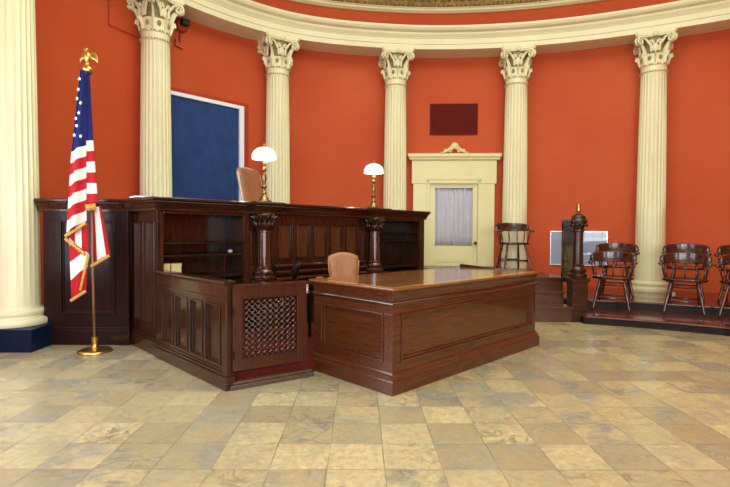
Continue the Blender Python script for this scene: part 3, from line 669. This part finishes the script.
# ------------------------------------------------------------------ clerk's chair behind the desk
ck = empty('clerk_chair', (-.225, 5.10, .121), R(20)); tag(ck, 'low-backed tan leather chair behind the big desk', 'chair')
rslab(MB(), .27, .35, .50, .845, .08, .055, .05, crown=.035).build('backrest', 'tan', ck, smooth=True)
for sx in (-1, 1): MB().tube([(sx * .13, -.02, .50), (sx * .16, -.01, .68), (sx * .168, -.0, .79)], .009, 8).build('side_piping', 'leather', ck, smooth=True)
MB().box(-.25, .25, -.48, .03, .43, .53).build('seat', 'tan', ck, bevel=.035)
for sx in (-1, 1): MB().box(sx * .25 - .04, sx * .25 + .04, -.30, .08, .575, .62).box(sx * .25 - .02, sx * .25 + .02, -.2, -.1, .48, .58).build('armrest', 'tan', ck, bevel=.018)
MB().box(-.05, .05, .04, .06, .40, .56).build('back_support', 'chair', ck)
swivel(ck, .44)
# dark wooden chair half hidden behind the gate
dk = empty('stenographer_chair', (-.70, 5.10, .121), R(-40)); tag(dk, 'dark wooden chair mostly hidden behind the latticed gate', 'chair')
MB().tube([(-.07, .0, .60), (-.05, -.02, .68), (.0, -.02, .735), (.05, -.02, .77)], [.035, .05, .045, .02], 10, flat=(1, .6)).build('backrest', 'darkwood', dk, smooth=True)
MB().box(-.2, .2, -.38, .04, .43, .47).build('seat', 'darkwood', dk, bevel=.01)
MB().tube([(-.04, .02, .45), (-.05, .0, .66)], .016, 8).build('back_post', 'darkwood', dk)
for lx, ly in ((-.17, -.34), (.17, -.34), (-.17, .0), (.17, .0)): MB().tube([(lx, ly, 0), (lx * .9, ly, .44)], [.014, .02], 8).build('leg', 'darkwood', dk)

# ------------------------------------------------------------------ low partition
fn = empty('low_partition', (KX, KY, 0), UA); tag(fn, 'low dark panelled mahogany partition joining the bench to the latticed gate', 'partition')
FL = -1.365
g_ = side(MB()); f_ = side(MB())
pp = [(-1.272, -1.022), (-.972, -.742), (-.690, -.44), (-.398, -.149)]
panelled(g_, f_, FL + .005, -.005, .15, .66, pp, .175, .645, 0.012, 1, bead=.022)
g_.box(FL, -.005, .012, .06, .66, .80).box(FL, -.005, .042, .06, .0, .66).box(FL, -.002, -.004, .06, .68, .70)
fo = g_.build('panel_frame', 'woodz', fn, bevel=.003); f_.build('panel_field', 'woodz', fo)
g_ = side(MB()); g_.box(FL - .03, -.002, -.012, .075, 0, .105).box(FL - .02, -.002, -.004, .07, .105, .13).box(FL - .01, -.002, .004, .065, .13, .15); g_.build('plinth', 'wood', fn, bevel=.006)
g_ = side(MB()); g_.box(FL - .02, -.002, -.028, .085, .812, .838).box(FL - .015, -.002, -.010, .07, .795, .812); g_.build('cap_rail', 'wood', fn, bevel=.008)
g_ = side(MB()); g_.box(FL - .012, FL + .06, .002, .062, .10, .80); g_.build('end_post', 'woodz', fn, bevel=.006)
for z in (.60, .27): MB().tube([(.066, FL - .012, z - .035), (.066, FL - .012, z + .035)], .009, 8).build('hinge', 'darkwood', fn)

# ------------------------------------------------------------------ swing gate
GA = atan2(.352, .53)
gt = empty('swing_gate', (-1.015, 3.645, 0), GA); tag(gt, 'mahogany half-height gate with turned spindle lattice, between partition and desk', 'gate')
g_ = MB(); g_.box(.012, .085, 0, .035, .14, .785).box(.555, .643, 0, .035, .14, .785).box(.085, .555, 0, .035, .705, .785).box(.085, .555, 0, .035, .14, .225)
g_.box(.01, .648, -.012, .047, .785, .808)
for a, b, c, d in ((.085, .093, .225, .705), (.547, .555, .225, .705)): g_.box(a, b, -.008, .035, c, d)
g_.box(.085, .555, -.008, .035, .225, .235).box(.085, .555, -.008, .035, .695, .705)
g_.build('gate_frame', 'gate', gt, bevel=.003)
lt_ = MB(); nx, nz = 9, 10; x0, x1, z0, z1 = .096, .544, .238, .692
dx, dz = (x1 - x0) / nx, (z1 - z0) / nz
def seg_clip(xa, za, xb, zb): lt_.tube([(xa, .018, za), (xb, .018, zb)], .0045, 6)
for d in range(-nz, nx + 1):
    a0 = max(0, d); a1 = min(nx, d + nz)
    if a1 > a0: seg_clip(x0 + a0 * dx, z0 + (a0 - d) * dz, x0 + a1 * dx, z0 + (a1 - d) * dz)
for d in range(0, nx + nz + 1):
    a0 = max(0, d - nz); a1 = min(nx, d)
    if a1 > a0: seg_clip(x0 + a0 * dx, z0 + (d - a0) * dz, x0 + a1 * dx, z0 + (d - a1) * dz)
for i in range(nx):
    for j in range(nz):
        T0 = lt_.T; lt_.T = Tm((x0 + (i + .5) * dx, .014, z0 + (j + .5) * dz), ry=R(-38)); lt_.ball((0, 0, 0), .017, 10, 8, (1.3, 1, .6)); lt_.T = T0
for j in range(nz + 1):
    for i in range(nx + 1):
        lt_.ball((x0 + i * dx, .018, z0 + j * dz), .0085, 6, 5)
lt_.build('lattice', 'polished', gt, smooth=True)
MB().box(.632, .652, -.010, .03, .705, .78).box(.635, .648, -.014, .0, .73, .75).build('latch', 'chrome', gt, bevel=.002)['label'] = 'shiny metal latch plate'
for z in (.60, .27): MB().tube([(.018, -.004, z - .03), (.018, -.004, z + .03)], .008, 8).build('hinge', 'darkwood', gt)
th_ = MB(); th_.T = Tm((-1.015, 3.645, 0), rz=GA); th_.box(-.01, .70, -.02, .07, 0, .035).box(-.0, .695, .0, .055, .035, .055)
tho = th_.build('threshold', 'thresh', bevel=.006); tag(tho, 'low worn wooden threshold on the floor beneath the latticed gate', 'threshold')

# carpeted floor of the enclosed well
wc = [bl_(.10, -1.28), (-.93, 3.80), (-.47, 4.10), (-.42, 4.19), (1.20, 5.82), (1.35, 6.9), bl_(4.1, -.02), bl_(3.2, -.02), bl_(3.2, -.16), bl_(1.0, -.16), bl_(1.0, -.02), bl_(.10, -.02)]
wf_ = MB().prism(wc, 0, .12).build('carpeted_floor', 'carpet', bevel=.01); tag(wf_, 'low dark red carpeted floor behind the latticed gate and desk', 'platform')

# ------------------------------------------------------------------ desk
DX, DY = .211, 3.526
ds = empty('clerk_desk', (DX, DY, 0), UA); tag(ds, 'big rectangular mahogany desk with panelled sides and polished top, front centre', 'desk')
DL, DW = 2.38, 1.01
MB().prism([(0, 0), (DL + .035, 0), (DL + .035, DW), (0, DW)], .778, .80).build('desk_top', 'desktop', ds, bevel=.008)
per = [(.03, DW - .03), (.03, .03), (DL - .03, .03), (DL - .03, DW - .03)]
def rev(path, prof): return MB().sweep(path[::-1], [(-n, z) for n, z in prof])
pr_ = [(-.02, .778), (.020, .778), (.020, .772), (.006, .768), (.002, .752), (-.008, .725), (-.012, .70), (-.012, .66), (-.02, .655)]
MB().sweep(per, pr_).build('frieze', 'desk', ds)
MB().sweep(per, [(-.014, .694)] + [(.012 * cos(R(-90 + k * 22.5)) - .002, .675 - .017 * sin(R(90 - k * 22.5)) * -1) for k in range(9)][::-1] + [(-.014, .656)]).build('bead_moulding', 'polished', ds, smooth=True, auto=60)
MB().sweep(per, [(-.02, .165), (-.002, .16), (.004, .145), (.016, .135), (.018, .115), (.026, .108), (.03, .10), (.03, 0), (-.02, 0)]).build('plinth', 'desk', ds)
g_ = MB(); f_ = MB()
panelled(g_, f_, .035, DL - .035, .16, .66, [(.13, DL - .10)], .225, .60, .035, 1, bead=.036, th=.045, depth=.028)
o = g_.build('long_panel', 'desk', ds, bevel=.003); f_.build('panel_field', 'deskfield', o)
g_ = side(MB()); f_ = side(MB())
panelled(g_, f_, .076, DW - .035, .16, .66, [(.13, DW - .13)], .225, .60, .035, 1, bead=.036, th=.045, depth=.028)
o = g_.build('end_panel', 'desk', ds, bevel=.003); f_.build('panel_field', 'deskend', o)
MB().box(DL - .075, DL - .035, .076, DW - .035, .0, .778).build('far_end_panel', 'desk', ds)
for xa in (.08, DL - .56): MB().box(xa, xa + .48, DW - .46, DW - .06, .0, .77).build('drawer_pedestal', 'desk', ds)
st = MB(); st.add([(DL - .055, .30, .80), (DL - .03, .30, .80), (DL - .03, DW - .01, .80), (DL - .055, DW - .01, .80), (DL - .055, .30, .803), (DL - .03, .30, .803), (DL - .03, DW - .01, .835), (DL - .055, DW - .01, .835)], [(0, 3, 2, 1), (4, 5, 6, 7), (0, 1, 5, 4), (1, 2, 6, 5), (2, 3, 7, 6), (3, 0, 4, 7)]); st.build('raised_lip', 'wood', ds)
q = MB()
for i in range(96): q.box(.05 + i * .024, .062 + i * .024, .05, .058, .8, .8012)
for i in range(34): q.box(.05, .058, .074 + i * .026, .087 + i * .026, .8, .8012)
q.build('edge_inlay', 'brass', ds)

# ------------------------------------------------------------------ flag
FX, FY = -2.69, 4.77
fp = empty('flag_stand', (FX, FY, 0)); tag(fp, 'wooden flagpole topped by a gilt eagle on a round brass base, holding the flag', 'flagpole')
MB().lathe([(.155, 0), (.158, .012), (.150, .024), (.12, .034), (.07, .045), (.035, .055), (.028, .075), (.024, .10), (.028, .105), (.028, .15), (.022, .155)], 40).build('base', 'brass', fp, smooth=True, auto=50)
top = Vector((-.055, 0, 2.80))
def pp_(z): return Vector((top.x * z / 2.8, 0, z))
MB().tube([pp_(.15), pp_(1.43)], .0135, 14).tube([pp_(1.52), pp_(2.74)], .0125, 14).build('pole', 'polewood', fp, smooth=True)
MB().tube([pp_(1.42), pp_(1.46), pp_(1.50), pp_(1.54)], [.017, .019, .019, .016], 14).build('ferrule', 'brass', fp, smooth=True)
eg = MB(); eg.T = Tm(tuple(pp_(2.74)))
eg.lathe([(.012, 0), (.02, .01), (.04, .025), (.046, .05), (.04, .075), (.022, .09), (.012, .10), (.018, .11), (.012, .13)], 16)
eg.ball((0, 0, .175), .032, 10, 8, (.8, .8, 1.7)); eg.ball((-.004, -.012, .245), .017, 8, 6); eg.tube([(-.004, -.025, .245), (-.006, -.045, .236)], [.009, .002], 6)
for sgn, lx in ((-1, .065), (1, .08)):
    eg.grid(lambda u, v, sgn=sgn, lx=lx: (sgn * (.015 + lx * u), .012 - .025 * sin(u * pi) * (v - .5), .225 + .045 * sin(u * 2.2) - .10 * u * u - v * (.055 + .055 * sin(u * pi * .8)) * (1 - .5 * u)), 8, 5)
egl = eg.tube([(0, 0, .14), (0, .02, .10)], [.02, .008], 6).build('eagle_finial', 'brass', fp, smooth=True, solid=.008)
fg = empty('american_flag', (FX + .012, FY, 0)); tag(fg, 'American flag with gold fringe hanging in folds from the pole', 'flag')
def fx(px): return (px - 94) * .00993
def fz(py): return 1.486 - (py - 203) * .00997
def interp(L, v):
    n = len(L) - 1; t = v * n; i = min(int(t), n - 1); f = t - i
    return tuple(L[i][k] * (1 - f) + L[i + 1][k] * f for k in range(len(L[0])))
def sheet(name, left, right, y0, y1, pleat, nfold, uvmode='v', nu=28, nv=48, ph=0.0, lab=None):
    def pos(u, v):
        a = interp(left, v); b = interp(right, v)
        x = fx(a[0]) * (1 - u) + fx(b[0]) * u; z = fz(a[1]) * (1 - u) + fz(b[1]) * u
        y = y0 * (1 - u) + y1 * u + pleat * (.3 + .7 * v) * sin(u * nfold * pi + ph + 1.2 * v)
        return (x, y, z)
    def uvf(u, v):
        a = interp(left, v); b = interp(right, v)
        return (u, a[2] * (1 - u) + b[2] * u)
    m_ = MB(); m_.grid(pos, nu, nv, uvf)
    return m_.build(name, 'flag', fg, smooth=True, solid=.004)
def fringe(a, b, w=3.0, y=-.06, y2=None, name='fringe'):
    a = Vector(a); b = Vector(b); y2 = y if y2 is None else y2
    t = (b - a).normalized(); n = Vector((-t.y, t.x)); n = n if n.y > 0 else -n
    m_ = MB(); m_.grid(lambda u, v: (fx(a.x + (b.x - a.x) * u + n.x * w * v), y + (y2 - y) * u + .004 * sin(u * 40) - .008, fz(a.y + (b.y - a.y) * u + n.y * w * v)), 24, 2)
    return m_.build(name, 'gold', fg, smooth=True, solid=.005)
mainL = [(86, 75, -7.5), (83.5, 95, -5.2), (81, 115, -3.5), (78.5, 135, -1.8), (76, 154, 0), (74.3, 174, 1.8), (72.5, 195, 3.7), (71, 215, 5.5), (69.5, 235, 7.2)]
mainR = [(90, 75, -7.0), (90, 93, -5.2), (90, 111, -3.5), (89.5, 129, -1.8), (89.3, 147, 0), (89.2, 166, 1.8), (89, 185, 3.6), (89, 204, 5.4), (89, 222, 7.1)]
sheet('main_fold', mainL, mainR, -.10, -.085, .028, 2.4)
sr = [(91, 75, -7.0), (92, 91, -5.2), (92.6, 108, -3.5), (93.6, 125, -1.8), (94.5, 141.8, 0), (95.6, 157, 1.5), (96.6, 173, 3), (97.8, 189, 4.5), (99, 204, 6)]
sl = [(90, 75, -7.0), (89.6, 91, -5.2), (89.5, 108, -3.5), (89.3, 125, -1.8), (89.2, 142.5, 0), (89.2, 158, 1.5), (89.3, 173.5, 3), (89.3, 189, 4.5), (89.3, 205, 6)]
sheet('side_fold', sl, sr, -.07, -.03, .010, 1.5, nu=12)
sheet('back_fold', [(89, 208, 1.2), (89, 236, 1.2), (89, 264, 1.2)], [(98, 206, 3.4), (102.5, 230, 3.4), (106.5, 254, 3.4)], .0, .03, .015, 2)
sheet('inner_fold', [(70, 234, 3.1), (70, 236, 3.1), (70.5, 238, 3.1)], [(89, 214, 5.8), (89, 234, 5.8), (89, 253, 5.8)], -.05, -.045, .012, 2)
sheet('lower_fold', [(70.3, 236, .4), (70.5, 268, 2.4), (71, 300, 4.0)], [(89, 252, 2.2), (87, 272, 3.3), (86, 290, 3.9)], -.04, -.035, .016, 2.5)
fringe((69, 235), (89.5, 222), y=-.095); fringe((89, 205), (99, 204), y=-.08, w=8 / 1.3); fringe((69.5, 237), (89.5, 253), y=-.075)
fringe((106.5, 254), (89, 265), y=.02, y2=-.01); fringe((89.5, 254), (87, 264), y=-.055, w=2.5); fringe((71, 299), (86.5, 289), y=-.05); fringe((87, 262), (80.5, 290), y=-.05, w=2.4)
for (px, py, rot) in ((85.6, 84, .1), (84.4, 94, .5), (83.2, 103, .3), (86.4, 107, .9), (84.6, 116.5, .2), (81.8, 122, .4), (82.4, 129, .8), (80.2, 138, .1), (86.3, 139, 1.)):
    stars = MB(); vs = [(0, 0, 0)]; r0 = .021
    for k in range(10):
        a = pi / 2 + rot + k * pi / 5; r = r0 if k % 2 == 0 else r0 * .4; vs.append((r * cos(a) * .8, 0, r * sin(a)))
    stars.T = Tm((fx(px), -.108, fz(py))); stars.add(vs, [(0, k + 1, (k + 1) % 10 + 1) for k in range(10)])
    stars.build('star', 'white', fg, solid=.002)

# ------------------------------------------------------------------ captain's chairs
def captain_chair():
    t = empty('captains_chair')
    seat = MB(); n = 28; zs = ((.425, .94), (.44, 1.0), (.455, .99), (.46, .93))
    def outline(a): return (.275 * (abs(cos(a)) ** .75) * (1 if cos(a) > 0 else -1), .215 * (abs(sin(a)) ** .75) * (1 if sin(a) > 0 else -1))
    vs = []; fs = []
    for z, k in zs:
        for i in range(n): x, y = outline(2 * pi * i / n); vs.append((x * k, y * k, z))
    for j in range(3):
        for i in range(n): fs.append((j * n + i, j * n + (i + 1) % n, (j + 1) * n + (i + 1) % n, (j + 1) * n + i))
    fs.append(tuple(range(n))[::-1]); b = len(vs); vs.append((0, 0, .445))
    for i in range(n): fs.append((3 * n + i, 3 * n + (i + 1) % n, b))
    seat.add(vs, fs).build('seat', 'chair', t, smooth=True, auto=60)
    for sx, sy, ex_, ey in ((-.15, -.14, -.235, -.235), (.15, -.14, .235, -.235), (-.14, .14, -.20, .27), (.14, .14, .20, .27)):
        P0 = Vector((sx, sy, .43)); P1 = Vector((ex_, ey, .0))
        f = [0, .1, .2, .28, .32, .36, .5, .7, .85, .9, 1.0]; r = [.015, .017, .020, .021, .015, .021, .022, .019, .016, .018, .012]
        MB().tube([P0.lerp(P1, k) for k in f], r, 10).build('leg', 'chairleg', t, smooth=True)
    q = MB()
    q.tube([(-.195, -.19, .17), (0, -.195, .172), (.195, -.19, .17)], [.010, .015, .010], 8).tube([(-.18, .22, .17), (.18, .22, .17)], .011, 8)
    q.tube([(-.20, -.19, .15), (-.18, .20, .15)], .011, 8).tube([(.20, -.19, .15), (.18, .20, .15)], .011, 8).build('stretcher', 'chairleg', t, smooth=True)
    # bent arm rail
    def U(a): return (.275 * cos(a), .03 + .215 * sin(a))
    pts = [(-.278, -.17, .645), (-.284, -.10, .652)] + [(*U(pi - k / 14 * pi), .66) for k in range(15)] + [(.284, -.10, .652), (.278, -.17, .645)]
    q = MB().tube(pts, [.030, .034] + [.026] * 15 + [.034, .030], 10, flat=(1.15, .5))
    for sx in (-1, 1): q.ball((sx * .278, -.175, .640), .021, 10, 6, (1, .8, .9))
    ar = q.build('arm_rail', 'chair', t, smooth=True)
    # crest: raised thick band over the back half
    N = 20; vs = []; fs = []
    for i in range(N + 1):
        a = R(4) + i / N * R(172); f = sin(pi * i / N) ** .22; x, y = U(a); nx_, ny_ = cos(a), sin(a)
        hh = .672 + .112 * f + .006
        for dn, z in ((-.022, .668), (.024, .668), (.036, hh - .014), (.022, hh), (-.004, hh - .006), (-.012, .70)): vs.append((x + nx_ * dn, y + ny_ * dn, z))
    for i in range(N):
        for k in range(6): fs.append((i * 6 + k, (i + 1) * 6 + k, (i + 1) * 6 + (k + 1) % 6, i * 6 + (k + 1) % 6))
    fs.append(tuple(range(6))[::-1]); fs.append(tuple(N * 6 + k for k in range(6)))
    MB().add(vs, fs).build('crest', 'chair', t, smooth=True, auto=60)
    for k in range(7):
        a = R(-8) + k / 6 * R(196); x, y = U(a); sx, sy = .24 * cos(a), .19 * sin(a) if sin(a) > 0 else -.02
        if k in (0, 6): sy = -.03; y = -.10
        MB().tube([(sx, sy, .45), (sx + (x - sx) * .35, sy + (y - sy) * .35, .53), (sx + (x - sx) * .5, sy + (y - sy) * .5, .56), (x, y, .655)], [.008, .012, .013, .008], 8).build('spindle', 'chairleg', t, smooth=True)
    return t
c0 = captain_chair()
spots = [((2.60, 8.42, .5655), R(3), 'dark wooden captain chair alone on the landing in front of a column', 'chair'),
         ((3.60, 6.97, .1155), R(-30), 'front-row captain chair nearest the newel post, with a white tip on one leg', None),
         ((4.46, 6.68, .1155), R(-34), 'front-row captain chair in the middle, just right of the far column', None),
         ((5.02, 6.32, .1155), R(-46), 'front-row captain chair cut off by the right picture edge', None),
         ((4.02, 7.66, .2305), R(-28), 'back-row captain chair behind the one nearest the newel post', None),
         ((4.95, 7.40, .2305), R(-34), 'back-row captain chair behind the middle front chair', None),
         ((5.50, 7.0, .2305), R(-44), 'back-row captain chair at the right picture edge, behind the cut-off one', None)]
for i, (loc, rz, lab, _) in enumerate(spots):
    c = c0 if i == 0 else copy_tree(c0)
    c.location = loc; c.rotation_euler = (0, 0, rz); c.scale = (1.0, 1.0, 1.06)
    tag(c, lab, 'chair', None if i == 0 else ('captain chairs on the right platform'))
bt = MB().ball((0, 0, .05), .05, 12, 8).build('ball', 'tip', smooth=True); bt.location = (4.86, 7.55, .2305); bt.scale = (.8, .8, .8)
tag(bt, 'small white round object on the upper platform at the foot of the far column', 'ball')

# ------------------------------------------------------------------ windows behind and beside the viewer
def big_window(name, x, y, z, rz, w, h, cols=4, rows=6):
    t = empty(name, (x, y, z), rz); tag(t, kind='structure')
    MB().box(-w / 2, w / 2, .02, .03, 0, h).build('pane', 'pane', t)
    g_ = MB().box(-w / 2 - .1, -w / 2, -.04, .04, -.1, h + .1).box(w / 2, w / 2 + .1, -.04, .04, -.1, h + .1).box(-w / 2, w / 2, -.04, .04, -.1, 0).box(-w / 2, w / 2, -.04, .04, h, h + .1)
    for i in range(1, cols): g_.box(-w / 2 + i * w / cols - .012, -w / 2 + i * w / cols + .012, -.015, .02, 0, h)
    for j in range(1, rows): g_.box(-w / 2, w / 2, -.015, .02, j * h / rows - .012, j * h / rows + .012)
    g_.build('window_frame', 'white', t)
big_window('window_2', 1.75, -2.50, .35, R(183), 2.0, 3.5, 6, 9)
big_window('window_3', -.75, -2.05, .9, R(160), 1.3, 2.9)
big_window('window_4', 5.0, -1.95, .9, R(206), 1.3, 2.9)
big_window('window_5', -3.80, 3.55, .7, R(90), 1.3, 2.9)

pw = MB().box(-.13, .13, -.10, .10, 0, .012).build('paper_stack', 'white'); pw.location = (*bl_(.05, .33), 1.5465); pw.rotation_euler = (0, 0, UA)
tag(pw, "thin stack of white paper on the bench top near its left corner", 'paper')
